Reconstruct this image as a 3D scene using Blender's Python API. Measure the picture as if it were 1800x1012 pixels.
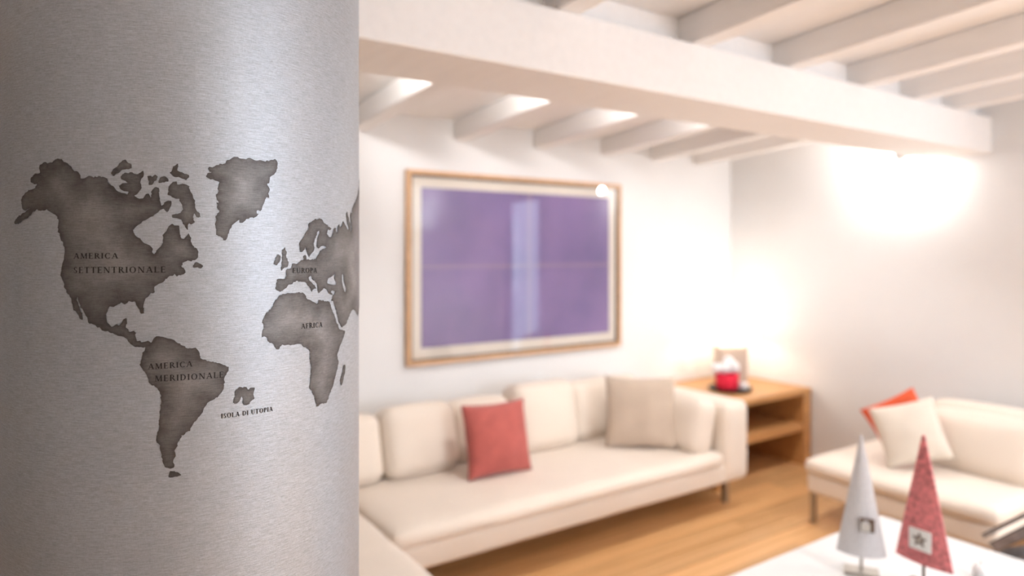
import bpy, bmesh, math, random
import numpy as np
from mathutils import Vector, Matrix, noise
from mathutils.geometry import delaunay_2d_cdt
random.seed(7)
for o in list(bpy.data.objects): bpy.data.objects.remove(o)
scene = bpy.context.scene
COL = scene.collection
R = math.radians

# ------------------------------------------------------------------ camera, world, light, exposure
CAM_Z = 1.5
YAW = 56.2                                   # optical axis, degrees from the X axis (X runs along the picture wall)
cam_d = bpy.data.cameras.new('camera'); cam = bpy.data.objects.new('camera', cam_d); COL.objects.link(cam)
cam.location = (0, 0, CAM_Z); cam.rotation_euler = (R(90), 0, R(YAW - 90))
cam_d.lens = 24; cam_d.sensor_width = 36; cam_d.shift_y = -63 / 1800
cam_d.clip_start = 0.02
cam_d.dof.use_dof = True; cam_d.dof.focus_distance = 1.0; cam_d.dof.aperture_fstop = 1.8
scene.camera = cam
vs = scene.view_settings
vs.view_transform = 'Standard'; vs.look = 'None'; vs.gamma = 1; vs.use_curve_mapping = False
vs.exposure = 0.98

world = bpy.data.worlds.new('world'); scene.world = world; world.use_nodes = True
world.node_tree.nodes['Background'].inputs[0].default_value = (0.70, 0.82, 1.0, 1)
world.node_tree.nodes['Background'].inputs[1].default_value = 1.6

def lamp(name, typ, loc, energy, color, rot=(0, 0, 0), **kw):
    d = bpy.data.lights.new(name, typ); d.energy = energy; d.color = color
    for k, v in kw.items(): setattr(d, k, v)
    o = bpy.data.objects.new(name, d); o.location = loc; o.rotation_euler = rot; COL.objects.link(o)
    return o
WARM = (0.98, 0.97, 0.96); NEUT = (0.88, 0.95, 1.0); COOL = (0.72, 0.85, 1.0)
# daylight entering by the two windows behind and beside the camera
lamp('daylight_garden_window', 'AREA', (2.95, -3.12, 1.48), 38, COOL, (R(90), 0, 0), shape='RECTANGLE', size=1.7, size_y=1.4)
lamp('daylight_side_window', 'AREA', (4.62, 0.55, 1.25), 1.5, COOL, (R(90), 0, R(90)), shape='RECTANGLE', size=0.7, size_y=1.9)

# ------------------------------------------------------------------ helpers
def link(name, me, mats, parent=None):
    o = bpy.data.objects.new(name, me); COL.objects.link(o)
    if mats is not None:
        for m in (mats if isinstance(mats, (list, tuple)) else [mats]): me.materials.append(m)
    if parent: o.parent = parent
    return o
def obj(name, bm, mat, parent=None, smooth=False):
    me = bpy.data.meshes.new(name)
    bmesh.ops.recalc_face_normals(bm, faces=bm.faces[:])
    bm.to_mesh(me); bm.free()
    if smooth:
        me.polygons.foreach_set('use_smooth', [True] * len(me.polygons))
    return link(name, me, mat, parent)
def tag(o, label, cat, group=None, kind=None):
    if label: o['label'] = label
    if cat: o['category'] = cat
    if group: o['group'] = group
    if kind: o['kind'] = kind
    return o
def empty(name, loc=(0, 0, 0), rz=0):
    o = bpy.data.objects.new(name, None); o.location = loc; o.rotation_euler = (0, 0, rz); COL.objects.link(o); return o
def box(bm, x0, x1, y0, y1, z0, z1, bev=0, seg=2):
    v = [bm.verts.new(p) for p in ((x0,y0,z0),(x1,y0,z0),(x1,y1,z0),(x0,y1,z0),(x0,y0,z1),(x1,y0,z1),(x1,y1,z1),(x0,y1,z1))]
    fs = [bm.faces.new([v[i] for i in q]) for q in ((0,3,2,1),(4,5,6,7),(0,1,5,4),(1,2,6,5),(2,3,7,6),(3,0,4,7))]
    if bev:
        es = list({e for f in fs for e in f.edges})
        bmesh.ops.bevel(bm, geom=es, offset=bev, segments=seg, profile=0.5, affect='EDGES')
def bx(name, mat, parent, *a, bev=0, seg=2, smooth=False):
    bm = bmesh.new(); box(bm, *a, bev=bev, seg=seg); return obj(name, bm, mat, parent, smooth)
def prism(bm, pts, axis, a, b):
    """pts 2D polygon extruded from a to b along axis 'x' (pts=(y,z)), 'y' (pts=(x,z)) or 'z' (pts=(x,y))"""
    def P(p, t): return {'x': (t, p[0], p[1]), 'y': (p[0], t, p[1]), 'z': (p[0], p[1], t)}[axis]
    A = [bm.verts.new(P(p, a)) for p in pts]; B = [bm.verts.new(P(p, b)) for p in pts]
    n = len(pts)
    bm.faces.new(A); bm.faces.new(B[::-1])
    for i in range(n): bm.faces.new((A[i], A[(i+1) % n], B[(i+1) % n], B[i]))
def lathe(bm, prof, c=(0, 0, 0), seg=32, close=True):
    rings = []
    for r, z in prof:
        rings.append([bm.verts.new((c[0] + r*math.cos(2*math.pi*i/seg), c[1] + r*math.sin(2*math.pi*i/seg), c[2] + z)) for i in range(seg)])
    for a, b in zip(rings, rings[1:]):
        for i in range(seg): bm.faces.new((a[i], a[(i+1) % seg], b[(i+1) % seg], b[i]))
    if close:
        bm.faces.new(rings[0][::-1]); bm.faces.new(rings[-1])
def soft_box(bm, sx, sy, sz, r, puff=(0, 0, 0), n=14, mat=Matrix(), wob=0.0, seed=0):
    """rounded box of full size sx,sy,sz centred on the origin; puff bulges the faces"""
    idx = {}; h = Vector((sx/2, sy/2, sz/2)); r = min(r, min(h) * .98)
    def vert(i, j, k):
        if (i, j, k) in idx: return idx[i, j, k]
        u = Vector((2*i/n - 1, 2*j/n - 1, 2*k/n - 1))
        # denser sampling towards the borders
        w = Vector([math.copysign(1 - (1 - abs(t))**1.7, t) for t in u])
        p = Vector([w[a] * h[a] for a in range(3)])
        q = Vector([max(-(h[a] - r), min(h[a] - r, p[a])) for a in range(3)])
        d = p - q
        if d.length > 1e-9: p = q + d.normalized() * r
        for a in range(3):
            b, c = (a+1) % 3, (a+2) % 3
            if puff[a]: p[a] += math.copysign(1, w[a]) * abs(w[a])**3 * puff[a] * (1 - w[b]**2) * (1 - w[c]**2)
        if wob: p += noise.noise_vector(p * 5 + Vector((seed*3.1, 0, 0))) * wob
        idx[i, j, k] = bm.verts.new(mat @ p); return idx[i, j, k]
    for a in range(n):
        for b in range(n):
            for s in (0, n):
                for f in (lambda i, j: (i, j, s), lambda i, j: (i, s, j), lambda i, j: (s, i, j)):
                    bm.faces.new([vert(*f(a, b)), vert(*f(a+1, b)), vert(*f(a+1, b+1)), vert(*f(a, b+1))])
def cushion(name, mat, parent, centre, size, r, puff=(0, 0, 0), rot=(0, 0, 0), wob=0.004, seed=0, n=14):
    from mathutils import Euler
    M = Matrix.Translation(centre) @ Euler(rot).to_matrix().to_4x4()
    bm = bmesh.new(); soft_box(bm, *size, r, puff, n, M, wob, seed)
    return obj(name, bm, mat, parent, True)

# ------------------------------------------------------------------ materials
def new_mat(name):
    m = bpy.data.materials.new(name); m.use_nodes = True
    nt = m.node_tree; b = nt.nodes['Principled BSDF']
    return m, nt, b
def N(nt, typ, **kw):
    n = nt.nodes.new(typ)
    for k, v in kw.items():
        if k.startswith('i_'): n.inputs[k[2:].replace('_', ' ')].default_value = v
        else: setattr(n, k, v)
    return n
def mat(name, col, rough=0.6, metal=0, var=0.0, scale=8, bump=0.0, bscale=60, stretch=None, emit=None, estr=0, sheen=0):
    m, nt, b = new_mat(name); L = nt.links.new
    b.inputs['Base Color'].default_value = (*col, 1); b.inputs['Roughness'].default_value = rough; b.inputs['Metallic'].default_value = metal
    if sheen: b.inputs['Sheen Weight'].default_value = sheen
    tc = N(nt, 'ShaderNodeTexCoord'); mp = N(nt, 'ShaderNodeMapping'); L(tc.outputs['Object'], mp.inputs[0])
    if stretch: mp.inputs['Scale'].default_value = stretch
    if var:
        t = N(nt, 'ShaderNodeTexNoise'); t.inputs['Scale'].default_value = scale; t.inputs['Detail'].default_value = 5
        L(mp.outputs[0], t.inputs['Vector'])
        rr = N(nt, 'ShaderNodeValToRGB')
        rr.color_ramp.elements[0].position = 0.3; rr.color_ramp.elements[1].position = 0.7
        rr.color_ramp.elements[0].color = (*[max(0, c * (1 - var)) for c in col], 1)
        rr.color_ramp.elements[1].color = (*[min(1, c * (1 + var)) for c in col], 1)
        L(t.outputs['Fac'], rr.inputs[0]); L(rr.outputs[0], b.inputs['Base Color'])
    if bump:
        t2 = N(nt, 'ShaderNodeTexNoise'); t2.inputs['Scale'].default_value = bscale; t2.inputs['Detail'].default_value = 4
        L(mp.outputs[0], t2.inputs['Vector'])
        bp = N(nt, 'ShaderNodeBump'); bp.inputs['Strength'].default_value = bump; bp.inputs['Distance'].default_value = 0.01
        L(t2.outputs['Fac'], bp.inputs['Height']); L(bp.outputs[0], b.inputs['Normal'])
    if emit:
        b.inputs['Emission Color'].default_value = (*emit, 1); b.inputs['Emission Strength'].default_value = estr
    return m
M = {}
M['wall'] = mat('white_plaster', (0.83, 0.815, 0.805), 0.85, var=0.015, scale=3, bump=0.05, bscale=120)
M['taupe'] = mat('taupe_plaster', (0.62, 0.60, 0.58), 0.85, var=0.03, scale=3)
M['white_wood'] = mat('white_painted_wood', (0.92, 0.885, 0.86), 0.6, var=0.02, scale=4, bump=0.06, bscale=30, stretch=(8, 1, 8))
M['cream'] = mat('cream_upholstery', (0.84, 0.73, 0.62), 0.75, var=0.02, scale=5, bump=0.08, bscale=350, sheen=0.2)
M['cream2'] = mat('off_white_linen', (0.80, 0.71, 0.60), 0.85, var=0.03, scale=9, bump=0.15, bscale=300, sheen=0.2)
M['beige'] = mat('beige_linen', (0.60, 0.48, 0.375), 0.9, var=0.05, scale=10, bump=0.2, bscale=300, sheen=0.2)
M['red_fabric'] = mat('brick_red_linen', (0.50, 0.115, 0.095), 0.85, var=0.12, scale=14, bump=0.25, bscale=260, sheen=0.2)
M['orange'] = mat('orange_linen', (0.78, 0.115, 0.04), 0.85, var=0.06, scale=10, bump=0.2, bscale=260)
M['oak'] = mat('oiled_oak', (0.58, 0.29, 0.105), 0.45, var=0.16, scale=3, bump=0.05, bscale=30, stretch=(1.2, 14, 14))
M['steel'] = mat('brushed_steel', (0.45, 0.42, 0.38), 0.35, 1.0)
M['dark'] = mat('dark_metal', (0.04, 0.035, 0.03), 0.5, 0.4)
M['white_lacquer'] = mat('white_lacquer', (0.74, 0.73, 0.72), 0.3)
M['gold'] = mat('gilded_wood', (0.66, 0.40, 0.22), 0.45, 0.1, var=0.1, scale=20)
M['umber'] = mat('dark_umber_wood', (0.14, 0.085, 0.055), 0.5, var=0.1)
M['mount'] = mat('ivory_mount_board', (0.76, 0.69, 0.60), 0.8, var=0.02)
# floor boards: a tone for each board
m, nt, b = new_mat('oak_floor_board'); M['board'] = m
oi = N(nt, 'ShaderNodeObjectInfo'); tc = N(nt, 'ShaderNodeTexCoord'); mp = N(nt, 'ShaderNodeMapping')
mp.inputs['Scale'].default_value = (1.0, 16, 1); nt.links.new(tc.outputs['Object'], mp.inputs[0])
ad = N(nt, 'ShaderNodeVectorMath', operation='ADD'); nt.links.new(mp.outputs[0], ad.inputs[0])
ml = N(nt, 'ShaderNodeMath', operation='MULTIPLY'); ml.inputs[1].default_value = 50; nt.links.new(oi.outputs['Random'], ml.inputs[0]); nt.links.new(ml.outputs[0], ad.inputs[1])
tn = N(nt, 'ShaderNodeTexNoise'); tn.inputs['Scale'].default_value = 3; tn.inputs['Detail'].default_value = 6; nt.links.new(ad.outputs[0], tn.inputs['Vector'])
r1 = N(nt, 'ShaderNodeValToRGB'); r1.color_ramp.elements[0].color = (0.62, 0.33, 0.13, 1); r1.color_ramp.elements[1].color = (0.80, 0.47, 0.22, 1)
r1.color_ramp.elements[0].position = 0.3; r1.color_ramp.elements[1].position = 0.7
nt.links.new(tn.outputs['Fac'], r1.inputs[0])
hs = N(nt, 'ShaderNodeHueSaturation'); mr = N(nt, 'ShaderNodeMapRange'); mr.inputs['To Min'].default_value = 0.82; mr.inputs['To Max'].default_value = 1.12
nt.links.new(oi.outputs['Random'], mr.inputs['Value']); nt.links.new(mr.outputs[0], hs.inputs['Value']); nt.links.new(r1.outputs[0], hs.inputs['Color'])
nt.links.new(hs.outputs[0], b.inputs['Base Color']); b.inputs['Roughness'].default_value = 0.38
# thin clear pane: sees through, mirrors by angle
def pane_mat(name, ior, tint=(1, 1, 1)):
    m, nt, b = new_mat(name); nt.nodes.remove(b); out = nt.nodes['Material Output']
    tr = N(nt, 'ShaderNodeBsdfTransparent'); tr.inputs[0].default_value = (*tint, 1)
    gl = N(nt, 'ShaderNodeBsdfGlossy'); gl.inputs['Roughness'].default_value = 0.02
    # Schlick reflectance, the same from both sides of the thin sheet
    ge = N(nt, 'ShaderNodeNewGeometry'); dt = N(nt, 'ShaderNodeVectorMath', operation='DOT_PRODUCT'); mx = N(nt, 'ShaderNodeMixShader')
    nt.links.new(ge.outputs['Normal'], dt.inputs[0]); nt.links.new(ge.outputs['Incoming'], dt.inputs[1])
    ab = N(nt, 'ShaderNodeMath', operation='ABSOLUTE'); nt.links.new(dt.outputs['Value'], ab.inputs[0])
    om = N(nt, 'ShaderNodeMath', operation='SUBTRACT'); om.inputs[0].default_value = 1; nt.links.new(ab.outputs[0], om.inputs[1])
    pw = N(nt, 'ShaderNodeMath', operation='POWER'); pw.inputs[1].default_value = 5; nt.links.new(om.outputs[0], pw.inputs[0])
    f0 = ((ior - 1) / (ior + 1)) ** 2
    ma = N(nt, 'ShaderNodeMath', operation='MULTIPLY_ADD'); ma.inputs[1].default_value = 1 - f0; ma.inputs[2].default_value = f0; nt.links.new(pw.outputs[0], ma.inputs[0])
    nt.links.new(ma.outputs[0], mx.inputs[0]); nt.links.new(tr.outputs[0], mx.inputs[1]); nt.links.new(gl.outputs[0], mx.inputs[2])
    nt.links.new(mx.outputs[0], out.inputs[0]); return m
M['pane'] = pane_mat('clear_pane', 1.55)
M['window_pane'] = pane_mat('window_pane', 1.45)

# ------------------------------------------------------------------ the room shell
XL, XR, YN, YF = -2.5, 4.47, -3.0, 3.55
T = 0.061                                                    # roof pitch (falls towards the picture wall)
def rafter_z(y): return 2.275 + T * (1.725 - y)              # underside of the rafters
RH = 0.115
def board_z(y): return rafter_z(y) + RH
def wall_x(name, x0, x1, openings, m):                       # wall along Y with openings (y0,y1,z0,z1)
    bm = bmesh.new(); ys = [YN] 
    for (a, c, z0, z1) in openings: ys += [a, c]
    ys.append(YF)
    for i in range(0, len(ys), 2): prism(bm, [(ys[i], 0), (ys[i+1], 0), (ys[i+1], board_z(ys[i+1])), (ys[i], board_z(ys[i]))], 'x', x0, x1)
    for (a, c, z0, z1) in openings:
        if z0 > 0: box(bm, x0, x1, a, c, 0, z0)
        prism(bm, [(a, z1), (c, z1), (c, board_z(c)), (a, board_z(a))], 'x', x0, x1)
    return tag(obj(name, bm, m), None, None, kind='structure')
def wall_y(name, y0, y1, openings, h, m):
    bm = bmesh.new(); xs = [XL]
    for (a, c, z0, z1) in openings: xs += [a, c]
    xs.append(XR)
    for i in range(0, len(xs), 2): box(bm, xs[i], xs[i+1], y0, y1, 0, h)
    for (a, c, z0, z1) in openings:
        if z0 > 0: box(bm, a, c, y0, y1, 0, z0)
        box(bm, a, c, y0, y1, z1, h)
    return tag(obj(name, bm, m), None, None, kind='structure')
wall_y('wall_back', YF, YF + 0.12, [], board_z(YF), M['wall'])
wall_y('wall_front', YN - 0.12, YN, [(2.05, 3.85, 0.75, 2.2)], board_z(YN), M['wall'])
wall_x('wall_right', XR, XR + 0.12, [(0.2, 0.9, 0.25, 2.15)], M['wall'])
wall_x('wall_left', XL - 0.12, XL, [], M['taupe'])
def window(name, axis, a0, a1, z0, z1, c, bars):
    w = empty(name, (0, 0, 0)); w['kind'] = 'structure'
    def B(nm, p0, p1, q0, q1, t=0.05):
        if axis == 'y': return bx(nm, M['white_lacquer'], w, p0, p1, c - t/2, c + t/2, q0, q1, bev=0.004)
        return bx(nm, M['white_lacquer'], w, c - t/2, c + t/2, p0, p1, q0, q1, bev=0.004)
    B('frame_stile', a0, a0 + .06, z0, z1); B('frame_stile', a1 - .06, a1, z0, z1)
    B('frame_rail', a0 + .06, a1 - .06, z0, z0 + .06); B('frame_rail', a0 + .06, a1 - .06, z1 - .06, z1)
    for k in range(1, bars):
        x = a0 + (a1 - a0) * k / bars; B('mullion', x - .035, x + .035, z0 + .06, z1 - .06)
    for k in range(bars):
        p0 = a0 + .06 + (a1 - a0 - .12) * k / bars; p1 = a0 + .06 + (a1 - a0 - .12) * (k + 1) / bars
        if axis == 'y': bx('pane', M['window_pane'], w, p0, p1, c - .003, c + .003, z0 + .06, z1 - .06)
        else: bx('pane', M['window_pane'], w, c - .003, c + .003, p0, p1, z0 + .06, z1 - .06)
window('window_1', 'y', 2.05, 3.85, 0.75, 2.2, YN - 0.06, 2)
window('window_2', 'x', 0.2, 0.9, 0.25, 2.15, XR + 0.06, 1)

# floor: slab with separate oak boards
bm = bmesh.new(); box(bm, XL, XR, YN, YF, -0.08, -0.018)
floor = tag(obj('floor', bm, M['umber']), None, None, kind='structure')
PW, PL = 0.131, 2.3
bm = bmesh.new(); box(bm, 0, 1, 0.0015, PW - 0.0015, -0.018, 0.0)
board_me = bpy.data.meshes.new('plank'); bmesh.ops.recalc_face_normals(bm, faces=bm.faces[:]); bm.to_mesh(board_me); bm.free(); board_me.materials.append(M['board'])
rows = int(math.ceil((YF - YN) / PW)); PW2 = (YF - YN) / rows
for r_ in range(rows):
    x = XL; first = 0.5 + random.random() * 1.8
    while x < XR - 1e-6:
        ln = min(first if x == XL else PL, XR - x)
        if XR - x - ln < 0.25: ln = XR - x
        o = bpy.data.objects.new('plank', board_me); COL.objects.link(o); o.parent = floor
        o.location = (x + 0.001, YN + r_ * PW2, 0); o.scale = (ln - 0.002, PW2 / PW, 1)
        x += ln

# ceiling: sloping boards, rafters, the long beam that carries them
bm = bmesh.new(); prism(bm, [(YN, board_z(YN)), (YF, board_z(YF)), (YF, board_z(YF) + .04), (YN, board_z(YN) + .04)], 'x', XL, XR)
ceiling = tag(obj('ceiling', bm, M['white_wood']), None, None, kind='structure')
RX = [-2.40, -1.76, -1.14, -0.52, 0.10, 0.72, 1.33, 1.96, 2.54, 3.11, 3.59, 4.04]
for x in RX:
    bm = bmesh.new(); prism(bm, [(YN, rafter_z(YN)), (YF, rafter_z(YF)), (YF, board_z(YF)), (YN, board_z(YN))], 'x', x, x + 0.10)
    bmesh.ops.bevel(bm, geom=[e for e in bm.edges if abs(e.verts[0].co.y - e.verts[1].co.y) > 1], offset=0.006, segments=2, affect='EDGES')
    obj('rafter', bm, M['white_wood'], ceiling)
bx('beam', M['white_wood'], ceiling, XL, XR, 1.725, 2.06, 2.067, 2.2755, bev=0.008)
edges_ = [XL] + [v for x in RX for v in (x, x + .10)] + [XR]
for i in range(0, len(edges_), 2):
    a, c = edges_[i], edges_[i + 1]
    if c - a > 0.03: bx('blocking_board', M['white_wood'], ceiling, a, c, 1.80, 1.83, 2.2755, board_z(1.83))

# ------------------------------------------------------------------ the painted column
RHO = 0.212; CR = 0.28
phi = math.atan((631 - 900) / 1200) - math.asin(RHO); CD = CR / RHO
fw = Vector((math.cos(R(YAW)), math.sin(R(YAW)))); rt = Vector((math.sin(R(YAW)), -math.cos(R(YAW))))
cdir = fw * math.cos(phi) + rt * math.sin(phi); CC = cdir * CD       # column axis
A0 = math.atan2(-cdir.y, -cdir.x)                                    # generator that faces the viewer
def on_column(px, py):
    """a mark seen on the painted column, as (arc length from the facing generator, height)"""
    u = (px - 900) / 1200; d = fw + rt * u
    k = d.length; dn = d / k; bq = dn.dot(CC); disc = bq*bq - (CC.length_squared - CR*CR)
    t = bq - math.sqrt(max(disc, 0)); p = dn * t - CC
    a = math.atan2(p.y, p.x) - A0
    a = (a + math.pi) % (2*math.pi) - math.pi
    return a * CR, CAM_Z + (443 - py) / 1200 * (t / k)
def wrap(s, z, off):
    a = A0 + s / CR
    return (CC.x + (CR + off) * math.cos(a), CC.y + (CR + off) * math.sin(a), z)
COL_TOP = 2.28
m, nt, b = new_mat('silver_brushed_paint'); M['silver'] = m
def silver_nodes(nt, b, paint):
    L = nt.links.new
    uv = N(nt, 'ShaderNodeUVMap'); uv.uv_map = 'UVMap'
    def noise_(sx, sy, detail=4, rough=0.6):
        mp = N(nt, 'ShaderNodeMapping'); mp.inputs['Scale'].default_value = (sx, sy, 1); L(uv.outputs[0], mp.inputs[0])
        t = N(nt, 'ShaderNodeTexNoise'); t.inputs['Scale'].default_value = 1; t.inputs['Detail'].default_value = detail; t.inputs['Roughness'].default_value = rough
        L(mp.outputs[0], t.inputs['Vector']); return t.outputs['Fac']
    strokes = noise_(45, 700, 3); weave_h = noise_(160, 1100, 2); weave_v = noise_(1000, 130, 2); cloud = noise_(7, 9, 5); fine = noise_(900, 900, 2)
    def mth(op, a, b_):
        n = N(nt, 'ShaderNodeMath', operation=op)
        for i, v in enumerate((a, b_)):
            if isinstance(v, (int, float)): n.inputs[i].default_value = v
            else: L(v, n.inputs[i])
        return n.outputs[0]
    wv = mth('ADD', mth('MULTIPLY', weave_h, 0.45), mth('MULTIPLY', weave_v, 0.25)); wv = mth('ADD', wv, mth('MULTIPLY', strokes, 0.55))
    wv = mth('ADD', wv, mth('MULTIPLY', fine, 0.25))
    # tone: around 1.0
    tone = mth('ADD', mth('MULTIPLY', mth('SUBTRACT', wv, 0.75), 1.5), 1.0)
    tone = mth('MULTIPLY', tone, mth('ADD', 0.9, mth('MULTIPLY', cloud, 0.2)))
    bp = N(nt, 'ShaderNodeBump'); bp.inputs['Strength'].default_value = 0.35; bp.inputs['Distance'].default_value = 0.0008
    L(wv, bp.inputs['Height']); L(bp.outputs[0], b.inputs['Normal'])
    base = N(nt, 'ShaderNodeRGB'); 
    b.inputs['Metallic'].default_value = 0.5; b.inputs['Roughness'].default_value = 0.47
    if paint:
        at = N(nt, 'ShaderNodeAttribute'); at.attribute_name = 'wash'
        w2 = mth('ADD', at.outputs['Fac'], mth('MULTIPLY', mth('SUBTRACT', noise_(28, 32, 5), 0.5), 0.9))
        rp = N(nt, 'ShaderNodeValToRGB'); e = rp.color_ramp.elements
        e[0].position = 0.0; e[0].color = (0.088, 0.082, 0.080, 1); e[1].position = 1.0; e[1].color = (0.34, 0.335, 0.335, 1)
        L(w2, rp.inputs[0]); col = rp.outputs[0]
    else:
        base.outputs[0].default_value = (0.455, 0.492, 0.538, 1); col = base.outputs[0]
    vm = N(nt, 'ShaderNodeVectorMath', operation='SCALE'); L(col, vm.inputs[0]); L(tone, vm.inputs['Scale'])
    L(vm.outputs[0], b.inputs['Base Color'])
silver_nodes(nt, b, False)
m, nt, b = new_mat('grey_wash_paint'); M['wash'] = m; silver_nodes(nt, b, True)
M['ink'] = mat('black_ink', (0.02, 0.018, 0.018), 0.6, 0.2)

bm = bmesh.new(); uvl = bm.loops.layers.uv.new('UVMap'); SEG = 192
zs = [0, 0.4, 0.8, 1.2, 1.6, 2.0, COL_TOP]; rings = []
for z in zs: rings.append([bm.verts.new((CR * math.cos(A0 + 2*math.pi*i/SEG), CR * math.sin(A0 + 2*math.pi*i/SEG), z)) for i in range(SEG)])
for j in range(len(zs) - 1):
    for i in range(SEG):
        f = bm.faces.new((rings[j][i], rings[j][(i+1) % SEG], rings[j+1][(i+1) % SEG], rings[j+1][i])); f.smooth = True
        for lp, (ii, jj) in zip(f.loops, ((i, j), (i+1, j), (i+1, j+1), (i, j+1))):
            lp[uvl].uv = (2*math.pi*CR*ii/SEG, zs[jj])
bm.faces.new(rings[0][::-1]); bm.faces.new(rings[-1])
me = bpy.data.meshes.new('shaft'); bm.to_mesh(me); bm.free()
column = tag(empty('column', (CC.x, CC.y, 0)), 'thick round silver column painted with a grey world map', 'column')
link('shaft', me, M['silver'], column)

def seq(origin, scale, *pts): return [(origin[0] + x / scale, origin[1] + y / scale) for x, y in pts]
Z1 = ((0, 240), 3.264); Z2 = ((180, 250), 5.06); Z3 = ((340, 260), 3.373); Z4 = ((60, 420), 4.6)
Z5 = ((220, 560), 3.375); Z6 = ((440, 480), 3.89); Z7 = ((460, 360), 6.322)
LAND = []
north = seq(*Z1, (80,486),(118,450),(182,410),(150,424),(135,420),(125,390),(128,350),(160,310),(200,300),(215,270),(180,268),(178,240),(205,210),(230,215),(228,165),(255,150),(300,150),(320,130),(350,128),(385,155),(415,170),(425,195),(455,205),(468,240),(495,238),(515,225),(545,235),(575,225)) \
 + seq(*Z2, (0,310),(45,320),(60,360),(100,395),(135,430),(175,455),(225,465),(240,445),(200,435),(165,415),(150,385),(175,365),(225,360),(215,347),(165,330),(165,300),(200,275),(260,265),(310,285),(340,265),(365,255),(380,280),(355,320),(345,350),(352,400),(335,440),(300,460),(290,475),(320,495),(360,495),(385,465),(410,460),(430,490),(440,480),(440,430),(465,400),(500,400),(512,430),(500,470),(515,520),(520,560),(550,545),(580,518),(615,515),(618,545),(600,590),(590,620),(565,615),(550,590),(520,600),(490,625),(440,660),(390,690),(340,720),(300,745),(280,775),(285,805),(300,840),(345,855),(370,890),(415,910),(440,940),(450,980),(465,1000),(490,960),(520,920),(540,880),(540,820),(570,780),(590,740),(620,730),(650,740),(680,735),(690,770),(685,810),(700,850),(735,860),(745,830),(770,815),(790,840),(790,890),(815,930),(855,970)) \
 + seq(*Z4, (1275,50),(1320,90),(1335,140),(1310,170),(1240,180),(1200,200),(1190,225),(1225,250),(1230,270),(1190,290),(1150,305),(1145,290),(1090,300),(1060,330),(1020,360),(970,390),(970,430),(930,455),(905,480),(890,510),(885,560),(885,600),(865,600),(845,565),(825,535),(815,510),(770,500),(735,525),(700,515),(650,550),(610,540),(598,580),(585,610),(585,660),(610,690),(635,705),(665,685),(690,700),(710,670),(730,635),(752,640),(752,690),(745,720),(770,750),(800,740),(822,750),(820,800),(835,825),(880,830),(930,825),(960,835),(955,862),(890,870),(840,875),(800,865),(770,830),(745,800),(690,785),(640,765),(600,745),(570,745),(540,720),(490,695),(445,675),(435,640),(410,600),(385,560),(365,500),(352,465),(348,500),(372,560),(395,610),(395,645),(370,640),(345,590),(310,550),(305,490),(280,450),(245,390),(240,350),(215,300),(220,250),(235,210),(240,150),(255,100),(238,40)) \
 + seq(*Z1, (355,590),(335,540),(335,480),(325,455),(290,430),(270,420),(230,430),(214,412),(158,470),(98,504))
LAND.append((north, [], 'grey painted north america'))
for p in (seq(*Z2,(75,270),(95,240),(140,210),(165,165),(200,155),(225,185),(260,200),(255,230),(210,245),(180,255),(130,280),(100,300),(80,290)),
          seq(*Z2,(400,300),(430,295),(445,310),(475,285),(495,300),(490,335),(460,355),(440,385),(420,380),(415,340)),
          seq(*Z2,(500,350),(520,305),(560,300),(590,320),(590,350),(540,350),(510,365)),
          seq(*Z2,(600,275),(620,250),(640,215),(665,195),(680,215),(668,250),(700,265),(740,280),(775,285),(770,315),(745,335),(710,330),(680,310),(640,300),(620,290)),
          seq(*Z2,(585,390),(610,375),(635,350),(660,350),(660,380),(685,375),(720,370),(770,380),(765,405),(780,440),(805,470),(820,510),(832,550),(830,590),(850,620),(880,655),(860,672),(830,660),(815,640),(812,670),(820,710),(795,735),(770,720),(765,740),(765,780),(745,770),(725,730),(700,690),(660,675),(625,672),(625,650),(660,640),(690,640),(710,600),(715,560),(690,530),(680,500),(650,500),(610,480),(580,465),(585,430)),
          seq(*Z4,(1285,215),(1310,185),(1340,195),(1370,215),(1355,240),(1320,230),(1290,232))):
    LAND.append((p, [], None))
LAND.append((seq(*Z3,(85,120),(130,105),(180,90),(215,65),(245,52),(290,62),(340,60),(365,72),(400,70),(420,80),(450,75),(485,65),(495,80),(498,115),(490,150),(455,170),(455,200),(435,215),(455,240),(445,265),(445,298),(430,290),(420,320),(405,350),(400,370),(370,375),(388,398),(350,415),(320,418),(290,448),(275,440),(270,425),(240,445),(220,475),(205,510),(190,545),(175,550),(165,525),(135,515),(128,470),(135,400),(150,375),(140,355),(135,325),(150,320),(135,290),(145,250),(150,200),(120,190),(95,190),(75,170),(80,150),(110,148),(90,135)), [], 'grey painted greenland'))
LAND.append((seq(*Z7,(225,500),(240,475),(260,470),(262,500),(275,520),(265,555),(280,590),(298,640),(292,680),(260,690),(235,705),(215,728),(210,700),(225,670),(220,620),(230,570),(220,530)), [], None))
LAND.append((seq(*Z7,(130,640),(150,600),(165,555),(190,550),(208,600),(195,640),(165,670),(135,672),(120,660)), [], None))
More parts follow.
